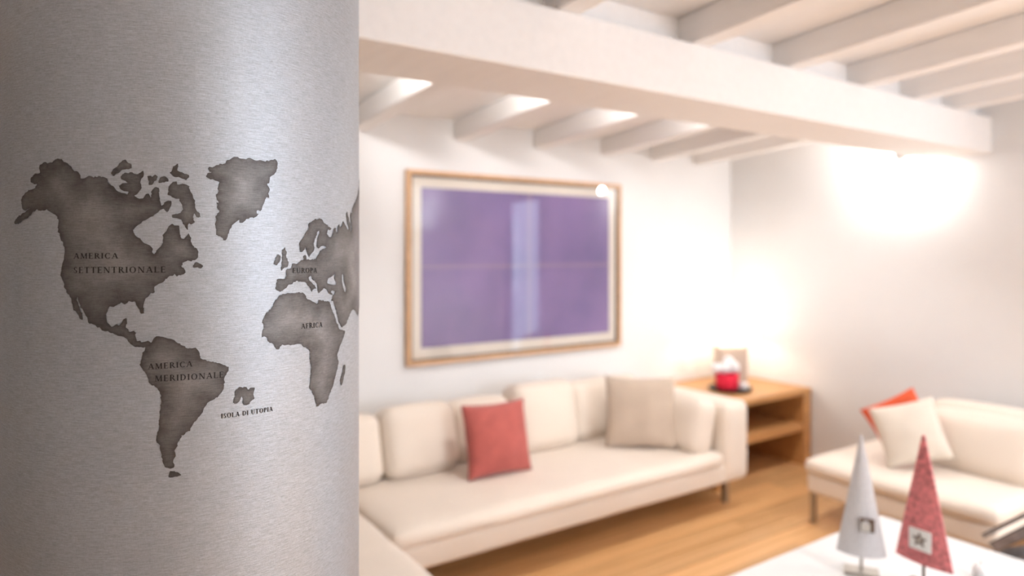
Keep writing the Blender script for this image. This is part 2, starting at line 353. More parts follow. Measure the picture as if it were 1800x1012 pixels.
eurasia = seq(*Z7,(155,930),(165,880),(165,825),(220,820),(265,815),(275,780),(270,740),(290,705),(325,700),(335,660),(360,640),(390,660),(420,640),(440,620),(465,610),(458,570),(475,545),(495,565),(495,605),(540,610),(595,600),(625,560),(650,505),(715,478),(712,460),(660,462),(622,490),(608,450),(618,380),(640,300),(630,280),(605,340),(575,420),(582,470),(575,510),(545,550),(525,582),(510,560),(495,500),(487,472),(470,490),(445,522),(430,525),(415,480),(412,430),(440,380),(480,330),(510,280),(520,220),(545,190),(590,165),(640,152),(665,160),(690,195),(735,235),(775,265),(760,280),(735,275),(722,310),(735,350),(775,360),(790,310),(800,260),(820,250),(830,310),(850,230),(862,205),(875,260),(892,225),(905,175),(930,230),(955,280),(968,270),(945,200),(935,100),(945,60),(958,130),(982,210),(988,300),(996,290),(990,200),(978,110),(985,80),(1000,90),(1005,40),(1020,-10),(1050,-60),(1066,-120))
arab = seq(*Z6,(733,300),(720,262),(708,250),(692,252),(672,300),(650,350),(622,375),(605,335),(588,270),(570,195)) 
eur_south = seq(*Z7,(800,1010),(770,990),(740,985),(720,935),(690,920),(660,950),(640,975),(620,960),(615,890),(600,855),(560,830),(540,785),(515,800),(520,830),(555,860),(590,900),(605,935),(575,930),(555,970),(540,920),(510,890),(480,855),(430,860),(390,840),(340,880),(290,890),(250,940),(215,970),(175,960))
levant = seq(*Z6,(552,188),(562,160),(580,125),(560,120),(548,128))
black = seq(*Z7,(722,872),(735,815),(770,800),(800,772),(812,775),(802,820),(826,860),(822,885),(790,890),(760,880))
casp = seq(*Z7,(888,772),(906,770),(910,850),(937,930),(925,975),(905,930),(890,860))
LAND.append(((eurasia, arab + levant + eur_south), [black, casp], 'grey painted europe and western asia'))
LAND.append((seq(*Z6,(195,155),(240,140),(290,135),(340,130),(370,140),(385,175),(430,190),(455,215),(468,180),(500,190),(540,195),(550,235),(575,290),(590,340),(610,385),(650,395),(635,440),(610,500),(590,560),(600,610),(590,670),(575,730),(555,790),(530,860),(520,885),(480,895),(450,915),(445,880),(435,840),(420,805),(405,790),(410,730),(415,660),(405,570),(408,525),(370,505),(335,480),(290,488),(250,490),(210,490),(195,520),(170,520),(160,480),(120,470),(110,440),(80,435),(78,400),(95,370),(80,330),(105,280),(150,230),(165,190)), [], 'grey painted africa'))
LAND.append((seq(*Z6,(645,620),(650,650),(640,700),(630,750),(618,770),(610,730),(625,690),(632,640)), [], None))
LAND.append((seq(*Z5,(120,155),(150,150),(170,115),(205,98),(240,115),(290,122),(330,150),(370,175),(415,170),(440,200),(455,240),(500,250),(570,265),(610,285),(615,305),(590,345),(580,430),(545,465),(505,485),(475,515),(450,570),(410,620),(385,650),(380,665),(340,690),(325,715),(310,750),(295,780),(303,800),(290,840),(293,880),(265,892),(235,885),(225,850),(215,800),(205,740),(185,735),(185,690),(200,655),(205,580),(215,510),(210,450),(185,410),(145,380),(130,340),(95,290),(92,245),(105,205),(120,180)), [], 'grey painted south america'))
LAND.append((seq(*Z5,(265,905),(300,900),(335,925),(300,938),(255,943)), [], None))
LAND.append((seq(*Z5,(655,420),(680,405),(720,408),(735,420),(745,405),(768,410),(762,450),(768,470),(735,500),(715,515),(690,505),(700,475),(690,460),(670,500),(645,502),(645,465)), [], None))

def smooth_coast(P, amp):
    """Chaikin rounding, then fine ragged brush edge"""
    for _ in range(1):
        Q = []
        for i in range(len(P)):
            a, b_ = np.array(P[i]), np.array(P[(i+1) % len(P)])
            Q += [tuple(a*.85 + b_*.15), tuple(a*.15 + b_*.85)]
        P = Q
    out = []
    for i in range(len(P)):
        a, b_ = np.array(P[i]), np.array(P[(i+1) % len(P)]); L_ = np.linalg.norm(b_ - a); n = max(1, int(L_ / 0.0022))
        for k in range(n):
            q = a + (b_ - a) * k / n
            out.append((q[0] + amp * noise.noise(Vector((q[0]*330, q[1]*330, 1.7))), q[1] + amp * noise.noise(Vector((q[0]*330, q[1]*330, 9.3)))))
    return out
def inside(pts, P):
    P = np.array(P); x, y = pts[:, 0], pts[:, 1]; c = np.zeros(len(pts), bool)
    for (x1, y1), (x2, y2) in zip(P, np.roll(P, -1, 0)):
        if y1 == y2: continue
        c ^= ((y1 > y) != (y2 > y)) & (x < (x2 - x1) * (y - y1) / (y2 - y1) + x1)
    return c
def bdist(pts, loops):
    d = np.full(len(pts), 9.0)
    for P in loops:
        P = np.array(P)
        for a, b_ in zip(P, np.roll(P, -1, 0)):
            ab = b_ - a; t = np.clip(((pts - a) @ ab) / max(ab @ ab, 1e-12), 0, 1)
            d = np.minimum(d, np.linalg.norm(pts - (a + t[:, None] * ab), axis=1))
    return d
def landmass(outer_px, holes_px, label):
    if isinstance(outer_px, tuple):
        n_, s_ = [[on_column(*p) for p in q] for q in outer_px]
        # east of what can be seen, the land runs on round the column
        far = [(n_[-1][0] + .05, n_[-1][1] + .035), (n_[-1][0] + .14, n_[-1][1] + .03), (n_[-1][0] + .23, n_[-1][1] - .01), (n_[-1][0] + .22, n_[-1][1] - .07), (n_[-1][0] + .17, n_[-1][1] - .13), (n_[-1][0] + .14, n_[-1][1] - .21), (n_[-1][0] + .11, n_[-1][1] - .19), (n_[-1][0] + .085, n_[-1][1] - .245), (n_[-1][0] + .055, n_[-1][1] - .19)]
        outer = n_ + far + s_
    else: outer = [on_column(*p) for p in outer_px]
    outer = smooth_coast(outer, 0.0021)
    holes = [smooth_coast([on_column(*p) for p in h], 0.0006) for h in holes_px]
    loops = [outer] + holes
    P = np.array(outer); lo, hi = P.min(0), P.max(0); g = 0.0055
    gx, gy = np.meshgrid(np.arange(lo[0], hi[0], g), np.arange(lo[1], hi[1], g)); G = np.c_[gx.ravel(), gy.ravel()]
    G = G + np.random.RandomState(3).uniform(-.0012, .0012, G.shape)
    ins = inside(G, outer)
    for h in holes: ins &= ~inside(G, h)
    G = G[ins]
    if len(G): G = G[bdist(G, loops) > 0.0022]
    V = []; E = []
    for lp in loops:
        s = len(V); V += [tuple(p) for p in lp]; E += [(s + i, s + (i+1) % len(lp)) for i in range(len(lp))]
    V += [tuple(p) for p in G]
    vo, eo, fo, *_ = delaunay_2d_cdt([Vector(v) for v in V], E, [], 0, 1e-7)
    vo = np.array([tuple(v) for v in vo]); fo = [f for f in fo]
    cen = np.array([vo[list(f)].mean(0) for f in fo]); k = inside(cen, outer)
    for h in holes: k &= ~inside(cen, h)
    fo = [list(f) for f, kk in zip(fo, k) if kk]
    me = bpy.data.meshes.new('painted_landmass')
    co = [wrap(s, z, 0.0006) for s, z in vo]; co = [(x - CC.x, y - CC.y, z) for x, y, z in co]
    fo2 = []
    for f in fo:
        a, b_, c = [vo[i] for i in f[:3]]
        fo2.append(f if (b_[0]-a[0])*(c[1]-a[1]) - (b_[1]-a[1])*(c[0]-a[0]) > 0 else f[::-1])
    me.from_pydata(co, [], fo2)
    d = bdist(vo, loops); w = np.where(d < 0.0016, 0.0, 0.16) + 0.50 * np.clip((d - 0.004) / 0.034, 0, 1)
    at = me.attributes.new('wash', 'FLOAT', 'POINT'); at.data.foreach_set('value', w.astype(np.float32))
    uvl = me.uv_layers.new(name='UVMap')
    for lp in me.loops: uvl.data[lp.index].uv = tuple(vo[lp.vertex_index])
    me.polygons.foreach_set('use_smooth', [True] * len(me.polygons))
    o = link('painted_landmass', me, M['wash'], column)
    if label: o['label'] = label
for a in LAND: landmass(*a)

# serif capitals: strokes on a cap height of 1
TK, TN, SF = 0.19, 0.085, 0.07
def ring(cx, cy, rx, ry, a0, a1, thick=TK, thin=TN, n=18):
    q = []
    for i in range(n):
        P = []
        for j in (i, i + 1):
            a = R(a0 + (a1 - a0) * j / n); w = thin + (thick - thin) * abs(math.cos(a)) ** 1.5
            P.append(((cx + rx*math.cos(a), cy + ry*math.sin(a)), (cx + (rx - w)*math.cos(a), cy + (ry - w*.9)*math.sin(a))))
        q.append([P[0][0], P[1][0], P[1][1], P[0][1]])
    return q
def st(x0, y0, x1, y1, w):
    h = w / 2
    if abs(y1 - y0) < 1e-6: return [(x0, y0 - h), (x1, y0 - h), (x1, y0 + h), (x0, y0 + h)]
    return [(x0 - h, y0), (x0 + h, y0), (x1 + h, y1), (x1 - h, y1)]
def sf(x, y, w=0.30): return [(x - w/2, y - (SF if y > .5 else 0)), (x + w/2, y - (SF if y > .5 else 0)), (x + w/2, y + (0 if y > .5 else SF)), (x - w/2, y + (0 if y > .5 else SF))]
def stem(x): return [st(x, 0, x, 1, TK), sf(x, 0), sf(x, 1)]
def GL(c):
    if c == 'A': return 0.92, [st(.14, 0, .45, 1, TN), st(.78, 0, .47, 1, TK), st(.24, .34, .68, .34, TN), sf(.14, 0, .26), sf(.78, 0, .30)]
    if c == 'M': return 1.10, [st(.17, 0, .2, 1, TN), st(.92, 0, .9, 1, TK), st(.55, .05, .23, 1, TK), st(.55, .05, .88, 1, TN), sf(.17, 0, .26), sf(.92, 0), sf(.14, 1, .2), sf(.96, 1, .2)]
    if c == 'E': return 0.74, stem(.2) + [st(.2, .98, .62, .98, TN), st(.2, .52, .55, .52, TN), st(.2, .025, .66, .025, TN), st(.62, .78, .62, 1, .04), st(.55, .42, .55, .62, .04), st(.66, 0, .66, .22, .04)]
    if c == 'F': return 0.70, stem(.2) + [st(.2, .98, .62, .98, TN), st(.2, .52, .55, .52, TN), st(.62, .78, .62, 1, .04), st(.55, .42, .55, .62, .04)]
    if c == 'L': return 0.72, stem(.2) + [st(.2, .025, .66, .025, TN), st(.66, 0, .66, .24, .04)]
    if c == 'I': return 0.40, stem(.2)
    if c == 'R': return 0.84, stem(.2) + ring(.36, .74, .30, .26, -90, 90) + [st(.2, .98, .38, .98, TN), st(.2, .51, .38, .51, TN), st(.76, 0, .42, .5, TK), sf(.79, 0, .22)]
    if c == 'P': return 0.74, stem(.2) + ring(.36, .72, .32, .28, -90, 90) + [st(.2, .98, .38, .98, TN), st(.2, .46, .38, .46, TN)]
    if c == 'D': return 0.92, stem(.2) + ring(.38, .5, .46, .5, -90, 90) + [st(.2, .975, .4, .975, TN), st(.2, .025, .4, .025, TN)]
    if c == 'O': return 0.98, ring(.49, .5, .43, .52, 0, 360, n=28)
    if c == 'C': return 0.86, ring(.47, .5, .41, .52, 48, 312, n=24) + [st(.74, .70, .74, .95, .045), st(.74, .05, .74, .25, .04)]
    if c == 'S': return 0.66, ring(.32, .74, .24, .27, 40, 270) + ring(.32, .25, .25, .26, -130, 92) + [st(.52, .74, .52, .97, .04), st(.09, .04, .09, .28, .04)]
    if c == 'T': return 0.82, [st(.41, 0, .41, 1, TK), sf(.41, 0), st(.06, .975, .76, .975, TN), st(.06, .76, .06, 1, .04), st(.76, .76, .76, 1, .04)]
    if c == 'N': return 0.98, [st(.19, 0, .19, 1, TN), st(.81, 0, .81, 1, TN), st(.80, 0, .2, 1, TK), sf(.19, 0, .26), sf(.81, 1, .26), sf(.14, 1, .2)]
    if c == 'U': return 0.92, [st(.2, .34, .2, 1, TK), st(.74, .34, .74, 1, TN), sf(.2, 1), sf(.74, 1, .24)] + ring(.46, .36, .335, .36, 180, 360, thick=.13)
    return 0.42, []
def lettering(text, p0, p1, cap_px, tracking=0.10):
    s0, z0 = on_column(*p0); s1, z1 = on_column(*p1)
    zt = on_column(p0[0], p0[1] - cap_px)[1] - z0
    W = sum(GL(c)[0] + tracking for c in text) - tracking
    kx = (s1 - s0) / W
    bm = bmesh.new(); x = 0
    for c in text:
        w, quads = GL(c)
        for q in quads:
            vs_ = []
            for (gx, gy) in q:
                s = s0 + kx * (x + gx); z = z0 + (z1 - z0) * (x + gx) / W + zt * gy
                X = wrap(s, z, 0.0011); vs_.append(bm.verts.new((X[0] - CC.x, X[1] - CC.y, X[2])))
            bm.faces.new(vs_)
        x += w + tracking
    o = obj('lettering', bm, M['ink'], column); o['label'] = 'small black serif capitals reading ' + text
for a in (('AMERICA', (130, 454.5), (208.5, 454.2), 9.6), ('SETTENTRIONALE', (130, 479.8), (292, 478.6), 10.6),
          ('AMERICA', (260, 649), (338.5, 643.6), 10), ('MERIDIONALE', (272, 670.2), (393.5, 662.8), 10.6),
          ('ISOLA DI UTOPIA', (388.5, 735), (479, 721.8), 8.2), ('EUROPA', (513.5, 479.8), (556.5, 479.2), 9), ('AFRICA', (528.5, 577.7), (566, 574.4), 9)):
    lettering(*a)

# ------------------------------------------------------------------ corner sofa
sofa = tag(empty('corner_sofa', (2.2, 3.0, 0)), 'long cream corner sofa under the purple picture', 'sofa')
OFF = Vector((2.2, 3.0, 0))
def loc(p): return Vector(p) - OFF
def S(name, c, size, r, puff=(0, 0, 0), rot=(0, 0, 0), seed=0, wob=0.004): return cushion(name, M['cream'], sofa, loc(c), size, r, puff, rot, wob, seed)
def span(name, x0, x1, y0, y1, z0, z1, r, puff=(0, 0, 0), seed=0, wob=0.002): return S(name, ((x0+x1)/2, (y0+y1)/2, (z0+z1)/2), (x1-x0, y1-y0, z1-z0), r, puff, seed=seed, wob=wob)
span('base', 1.13, 3.36, 2.57, 3.50, 0.17, 0.285, 0.03)
span('seat_cushion', 1.135, 3.17, 2.55, 3.30, 0.275, 0.362, 0.04, (0, .012, .008), seed=2, wob=.005)
span('backrest', 0.16, 3.38, 3.33, 3.52, 0.17, 0.60, 0.05)
span('arm', 3.18, 3.40, 2.56, 3.50, 0.17, 0.63, 0.045, (.005, 0, 0))
span('chaise_base', 0.15, 1.12, 1.80, 3.45, 0.17, 0.285, 0.03)
span('chaise_cushion', 0.15, 1.122, 1.78, 3.30, 0.275, 0.362, 0.04, (0, .0, .008), seed=5, wob=.004)
for i, (x0, x1, h, dy) in enumerate(((0.70, 1.345, .335, 0), (1.355, 1.765, .345, .0), (1.765, 2.15, .325, .05), (2.15, 2.58, .375, 0), (2.585, 3.15, .345, .04))):
    S('back_cushion', ((x0+x1)/2, 3.235 + dy, 0.355 + h/2), (x1 - x0 + .004, 0.20, h), 0.06, (0, .022, .012), (R(-13), 0, 0), seed=i)
S('arm_cushion', (3.075, 2.86, 0.50), (0.17, 0.52, 0.31), 0.06, (.02, 0, .01), (0, R(11), 0), seed=9)
for x, y in ((3.35, 2.70), (3.30, 3.42), (1.20, 2.68), (1.20, 3.42), (0.25, 1.90), (1.03, 1.90), (0.25, 3.40)):
    bm = bmesh.new(); p = loc((x, y, 0)); box(bm, p.x - .018, p.x + .018, p.y - .018, p.y + .018, 0, 0.18, bev=0.004); obj('leg', bm, M['steel'], sofa)

# throw pillows
def throw_pillow(name, m, label, base, size, thick, rz, lean, roll=0.0, seed=0):
    """base: point where the bottom edge rests; the pillow faces local -Y"""
    bm = bmesh.new(); n = 22; sides = []
    rx = Matrix.Rotation(R(lean), 4, 'X') @ Matrix.Translation((0, 0, size/2)) @ Matrix.Rotation(R(roll), 4, 'Y')
    for sgn in (-1, 1):
        g = []
        for j in range(n + 1):
            row = []
            for i in range(n + 1):
                u = 2*i/n - 1; v = 2*j/n - 1
                ed = (1 - u*u) * (1 - v*v)
                pin = 1 - 0.07 * (1 - u*u) * abs(v)**2 ; pin2 = 1 - 0.07 * (1 - v*v) * abs(u)**2
                x = u * size/2 * pin2; z = v * size/2 * pin
                y = sgn * thick/2 * ed**0.42 + (0.006 * noise.noise(Vector((u*2.3, v*2.3, seed*5.1 + sgn))) if ed > 1e-6 else 0)
                row.append(bm.verts.new(rx @ Vector((x, y, z))))
            g.append(row)
        for j in range(n):
            for i in range(n): bm.faces.new((g[j][i], g[j][i+1], g[j+1][i+1], g[j+1][i]))
    bmesh.ops.remove_doubles(bm, verts=bm.verts[:], dist=1e-5)
    o = obj(name, bm, m, None, True); o.location = base; o.rotation_euler = (0, 0, R(rz)); tag(o, label, 'pillow'); return o
throw_pillow('throw_pillow', M['red_fabric'], 'brick red square throw pillow on the long cream sofa', (1.875, 2.90, 0.369), 0.37, 0.14, -4, -14, seed=1)
throw_pillow('throw_pillow', M['beige'], 'beige linen throw pillow leaning in the sofa corner by the arm', (2.81, 2.86, 0.368), 0.41, 0.12, -40, -12, seed=2)

# ------------------------------------------------------------------ picture on the wall
PX0, PX1, PZ0, PZ1 = 1.645, 3.265, 0.853, 1.968
pic = tag(empty('framed_picture', ((PX0+PX1)/2, YF, PZ0)), 'large purple textile picture in a thin gilded frame behind glass', 'picture')
def pl(name, m, x0, x1, y0, y1, z0, z1, bev=0):
    cx = (PX0+PX1)/2; return bx(name, m, pic, x0 - cx, x1 - cx, y0 - YF, y1 - YF, z0 - PZ0, z1 - PZ0, bev=bev)
FR = 0.024; y1 = YF - 0.001; y0 = YF - 0.04
pl('frame_side', M['gold'], PX0, PX0 + FR, y0, y1, PZ0, PZ1, .004); pl('frame_side', M['gold'], PX1 - FR, PX1, y0, y1, PZ0, PZ1, .004)
pl('frame_rail', M['gold'], PX0 + FR, PX1 - FR, y0, y1, PZ0, PZ0 + FR, .004); pl('frame_rail', M['gold'], PX0 + FR, PX1 - FR, y0, y1, PZ1 - FR, PZ1, .004)
f2 = FR + 0.013
for a in ((PX0+FR, PX0+f2, PZ0+FR, PZ1-FR), (PX1-f2, PX1-FR, PZ0+FR, PZ1-FR), (PX0+f2, PX1-f2, PZ0+FR, PZ0+f2), (PX0+f2, PX1-f2, PZ1-f2, PZ1-FR)):
    pl('inner_fillet', M['umber'], a[0], a[1], y0 + .012, y1, a[2], a[3])
pl('mount', M['mount'], PX0 + f2, PX1 - f2, YF - .014, y1, PZ0 + f2, PZ1 - f2)
m, nt, b = new_mat('violet_textile'); L = nt.links.new
tc = N(nt, 'ShaderNodeTexCoord'); t = N(nt, 'ShaderNodeTexNoise'); t.inputs['Scale'].default_value = 2.6; t.inputs['Detail'].default_value = 6; L(tc.outputs['Object'], t.inputs['Vector'])
rp = N(nt, 'ShaderNodeValToRGB'); e = rp.color_ramp.elements; e[0].position = .3; e[0].color = (0.150, 0.105, 0.26, 1); e[1].position = .72; e[1].color = (0.25, 0.165, 0.36, 1); L(t.outputs['Fac'], rp.inputs[0])
# pale fold lines through the middle of the cloth
sx = N(nt, 'ShaderNodeSeparateXYZ'); L(tc.outputs['Generated'], sx.inputs[0])
def fold(sock, at):
    a = N(nt, 'ShaderNodeMath', operation='SUBTRACT'); a.inputs[1].default_value = at; L(sock, a.inputs[0])
    c = N(nt, 'ShaderNodeMath', operation='ABSOLUTE'); L(a.outputs[0], c.inputs[0])
    r_ = N(nt, 'ShaderNodeMapRange'); r_.inputs['From Min'].default_value = 0.0; r_.inputs['From Max'].default_value = 0.014; r_.inputs['To Min'].default_value = .45; r_.inputs['To Max'].default_value = 0; L(c.outputs[0], r_.inputs['Value']); return r_.outputs[0]
mxx = N(nt, 'ShaderNodeMath', operation='MAXIMUM'); L(fold(sx.outputs['Z'], .505), mxx.inputs[0]); L(fold(sx.outputs['X'], .53), mxx.inputs[1])
mc = N(nt, 'ShaderNodeMix', data_type='RGBA'); L(mxx.outputs[0], mc.inputs[0]); L(rp.outputs[0], mc.inputs[6]); mc.inputs[7].default_value = (0.42, 0.30, 0.30, 1)
L(mc.outputs[2], b.inputs['Base Color']); b.inputs['Roughness'].default_value = 0.8; M['violet'] = m
MT = f2 + 0.060
pl('textile', M['violet'], PX0 + MT, PX1 - MT, YF - .018, YF - .0142, PZ0 + MT, PZ1 - MT)
pl('glass', M['pane'], PX0 + FR, PX1 - FR, y0 + .009, y0 + .0118, PZ0 + FR, PZ1 - FR)

# ------------------------------------------------------------------ oak corner shelf unit with lamp and ornaments
ux0, ux1, uy0, uy1, uz = 3.44, 4.455, 2.84, 3.53, 0.54
unit = tag(empty('corner_shelf_unit', (ux0, uy0, 0)), 'open oak shelf unit in the corner beside the sofa arm', 'shelf unit')
def ub(name, x0, x1, y0_, y1_, z0, z1): return bx(name, M['oak'], unit, x0 - ux0, x1 - ux0, y0_ - uy0, y1_ - uy0, z0, z1, bev=.003)
ub('top', ux0, ux1, uy0, uy1, uz - .04, uz); ub('side_panel', ux0, ux0 + .05, uy0 + .004, uy1, 0, uz - .04); ub('side_panel', ux1 - .085, ux1, uy0 + .002, uy1, 0, uz - .04)
ub('shelf', ux0 + .05, ux1 - .085, uy0 + .01, uy1, 0.245, 0.30); ub('back_panel', ux0 + .05, ux1 - .085, uy1 - .02, uy1 - .001, 0, 0.245); ub('back_panel', ux0 + .05, ux1 - .085, uy1 - .02, uy1 - .001, 0.30, uz - .04)

LX, LY = 4.13, 3.28
tl = tag(empty('table_lamp', (LX, LY, uz)), 'glowing white table lamp with a pale square base on the oak unit', 'lamp')
M['lamp_base'] = mat('pale_stone_glaze', (0.46, 0.37, 0.31), 0.5, var=.04)
M['shade'] = mat('white_lamp_shade', (0.9, 0.88, 0.84), 0.8, emit=(1.0, .90, .76), estr=1.1)
bm = bmesh.new(); box(bm, -.105, .105, -.07, .07, 0, .275, bev=.012, seg=3); o = obj('base', bm, M['lamp_base'], tl); o.rotation_euler = (0, 0, R(-30))
bm = bmesh.new(); lathe(bm, [(.012, .27), (.012, .36)], seg=16); obj('neck', bm, M['steel'], tl)
bm = bmesh.new(); lathe(bm, [(.20, .335), (.135, .60), (.132, .60), (.197, .335)], seg=40, close=False); obj('shade', bm, M['shade'], tl, True)
bm = bmesh.new(); bmesh.ops.create_uvsphere(bm, u_segments=16, v_segments=10, radius=.032, matrix=Matrix.Translation((0, 0, .42))); obj('bulb', bm, mat('lit_bulb', (1, 1, 1), .5, emit=(1, .86, .66), estr=8), tl, True)
lamp('table_lamp_light', 'POINT', (LX, LY, uz + .43), 2.6, (1.0, .90, .78), shadow_soft_size=.04)

tray = empty('serving_tray', (3.91, 3.11, uz)); tag(tray, 'dark round tray on the oak unit under the red cup', 'tray')
bm = bmesh.new(); lathe(bm, [(.13, 0), (.15, .018), (.143, .018), (.125, .006), (0.001, .006)], seg=40, close=False); obj('dish', bm, M['dark'], tray, True)
cup = empty('felt_cup', (3.88, 3.11, uz + .007)); tag(cup, 'bright red cup with white pompoms on the dark tray', 'cup')
M['red_felt'] = mat('bright_red_felt', (0.72, 0.012, 0.045), 0.8, var=.08, scale=30)
M['fluff'] = mat('white_fluff', (0.88, 0.87, 0.88), 0.95, bump=.5, bscale=140)
bm = bmesh.new(); lathe(bm, [(.001, 0), (.066, 0), (.075, .02), (.08, .12), (.074, .12), (.068, .02)], seg=32, close=False); obj('body', bm, M['red_felt'], cup, True)
for (x, y, z, r_) in ((-.055, .045, .145, .04), (.03, -.03, .155, .042), (.04, .02, .185, .038), (-.01, .01, .145, .04)):
    bm = bmesh.new(); bmesh.ops.create_icosphere(bm, subdivisions=3, radius=r_, matrix=Matrix.Translation((x, y, z)))
    for v in bm.verts: v.co += noise.noise_vector(v.co * 60) * .006
    obj('pompom', bm, M['fluff'], cup, True)
cnd = empty('tealight', (3.98, 3.05, uz + .007)); tag(cnd, 'small pale candle beside the red cup', 'candle')
bm = bmesh.new(); lathe(bm, [(.001, 0), (.03, 0), (.034, .01), (.034, .04), (.026, .046), (.001, .044)], seg=24, close=False); obj('wax', bm, M['white_lacquer'], cnd, True)
bm = bmesh.new(); lathe(bm, [(.002, .044), (.0015, .056)], seg=8); obj('wick', bm, M['dark'], cnd)

# ------------------------------------------------------------------ cream lounge chair
lc = tag(empty('lounge_chair', (3.9, 1.75, 0)), 'low cream armless lounge chair against the right wall', 'lounge chair')
def LCs(name, c, size, r, puff=(0, 0, 0), rot=(0, 0, 0), seed=0): return cushion(name, M['cream'], lc, Vector(c) - Vector((3.9, 1.75, 0)), size, r, puff, rot, .004, seed)
LCs('base', (3.92, 1.775, .225), (.92, .93, .115), .03)
LCs('seat_cushion', (3.89, 1.775, .318), (.90, .95, .09), .042, (.006, .0, .01), seed=3)
LCs('backrest', (4.18, 1.60, .485), (.32, .58, .37), .07, (.0, 0, .012), (0, R(10), 0), seed=4)
LCs('back_cushion', (3.995, 1.58, .495), (.22, .54, .32), .075, (.03, 0, .012), (0, R(14), 0), seed=6)
for x, y in ((3.50, 2.22), (3.51, 1.37), (4.33, 2.19), (4.33, 1.37)):
    bm = bmesh.new(); box(bm, x-3.9-.014, x-3.9+.014, y-1.75-.014, y-1.75+.014, 0, .18, bev=.004); obj('leg', bm, M['steel'], lc)
throw_pillow('throw_pillow', M['cream2'], 'off white throw pillow tilted on the lounge chair', (3.675, 1.785, 0.405), 0.315, 0.14, -60, -14, roll=-17, seed=3)
throw_pillow('throw_pillow', M['orange'], 'orange throw pillow half hidden behind the off white one', (3.80, 1.895, 0.422), 0.295, 0.07, -62, -8, roll=-30, seed=4)

# ------------------------------------------------------------------ white coffee table with metal trees
ct = tag(empty('coffee_table', (2.25, 1.1, 0)), 'low white lacquered coffee table carrying two small trees', 'table')
def tb(name, m, x0, x1, y0_, y1_, z0, z1, bev=.003): return bx(name, m, ct, x0 - 2.25, x1 - 2.25, y0_ - 1.1, y1_ - 1.1, z0, z1, bev=bev)
tb('top', M['white_lacquer'], 1.55, 2.93, 0.55, 1.55, .335, .38, .008)
for x in (1.60, 2.82):
    for y in (.60, 1.44): tb('leg', M['white_lacquer'], x, x + .06, y, y + .06, 0, .335)
M['silver_glitter'] = mat('silver_glitter', (0.66, 0.63, 0.625), 0.6, 0.1, var=.10, scale=180, bump=.3, bscale=400)
M['red_glitter'] = mat('red_glitter', (0.72, 0.215, 0.22), 0.65, 0.0, var=.42, scale=75, bump=.4, bscale=300)
def tree(label, m, x, y, wid, hb, ht, rz, base_m, bow=.35):
    t = tag(empty('metal_tree', (x, y, .38), R(rz)), label, 'ornament', 'metal trees on the coffee table')
    bm = bmesh.new(); k = 12; F = []; th = .016
    # hollow folded sheet: softly bowed front and back, tapering to a point
    for j in range(k + 1):
        f = j / k; hw = wid/2 * (1 - f) + .004; row = []
        for i in range(9):
            u = i / 4 - 1; row.append((u * hw, -(1 - u*u) * hw * bow - .003, hb + (ht - hb) * f - (1 - u*u) * .004 * (1 - f)))
        for i in range(9):
            u = 1 - i / 4; row.append((u * hw, (1 - u*u) * hw * bow + .003, hb + (ht - hb) * f))
        F.append([bm.verts.new(p) for p in row])
    for a, b_ in zip(F, F[1:]):
        for i in range(18): bm.faces.new((a[i], a[(i+1) % 18], b_[(i+1) % 18], b_[i]))
    bm.faces.new(F[0][::-1]); bm.faces.new(F[-1]); obj('body', bm, m, t)
    bm = bmesh.new(); lathe(bm, [(.005, .012), (.005, hb + .01)], seg=12); obj('stem', bm, base_m, t)
    bm = bmesh.new(); box(bm, -.055, .055, -.035, .035, 0, .014, bev=.003); obj('base', bm, base_m, t)
    return t
def star(bm, cx, cz, r0, r1, y, yb):
    pts = [(cx + (r0 if i % 2 == 0 else r1) * math.sin(math.pi*i/5), cz + (r0 if i % 2 == 0 else r1) * math.cos(math.pi*i/5)) for i in range(10)]
    prism(bm, pts, 'y', y, yb)
t1 = tree('silver grey metal tree with a small square plate on the coffee table', M['silver_glitter'], 2.335, 1.30, .150, .072, .482, -58, M['steel'])
yq = -.0245
plate = bx('plate', M['umber'], t1, -.006, .040, yq - .008, yq, .158, .204, bev=.002)
plate['label'] = 'small dark square plate'
bx('plate_inset', mat('pale_tin', (.62, .58, .52), .4, .3), plate, -.003, .026, yq - .0095, yq - .008, .161, .189)
bx('plate_inset', M['silver_glitter'], plate, .004, .020, yq - .0095, yq - .008, .189, .197)
t2 = tree('red glitter metal tree with a white star card on the coffee table', M['red_glitter'], 2.405, 1.127, 0.178, .085, .510, -93, M['umber'], bow=.10)
yc = -.012
M['card'] = mat('white_card', (.92, .90, .86), .6)
card = bx('card', M['card'], t2, -.040, .032, yc - .006, yc, .128, .198, bev=.0028)
card['label'] = 'white rounded card with a dark star'
bm = bmesh.new(); star(bm, -.004, .164, .026, .011, yc - .0075, yc - .006); stt = obj('star', bm, M['umber'], card)
bm = bmesh.new(); star(bm, -.004, .164, .010, .004, yc - .0085, yc - .0075); obj('star_inset', bm, M['mount'], card)
orb = tag(empty('candle_ball', (2.65, 1.055, .38)), 'small white round candle on the coffee table near the red tree', 'candle')
bm = bmesh.new(); lathe(bm, [(.001, 0), (.016, .001), (.025, .011), (.028, .024), (.024, .038), (.012, .047), (.001, .048)], seg=24, close=False); obj('wax', bm, M['white_lacquer'], orb, True)
bm = bmesh.new(); lathe(bm, [(.0015, .047), (.0012, .058)], seg=8); obj('wick', bm, M['dark'], orb)

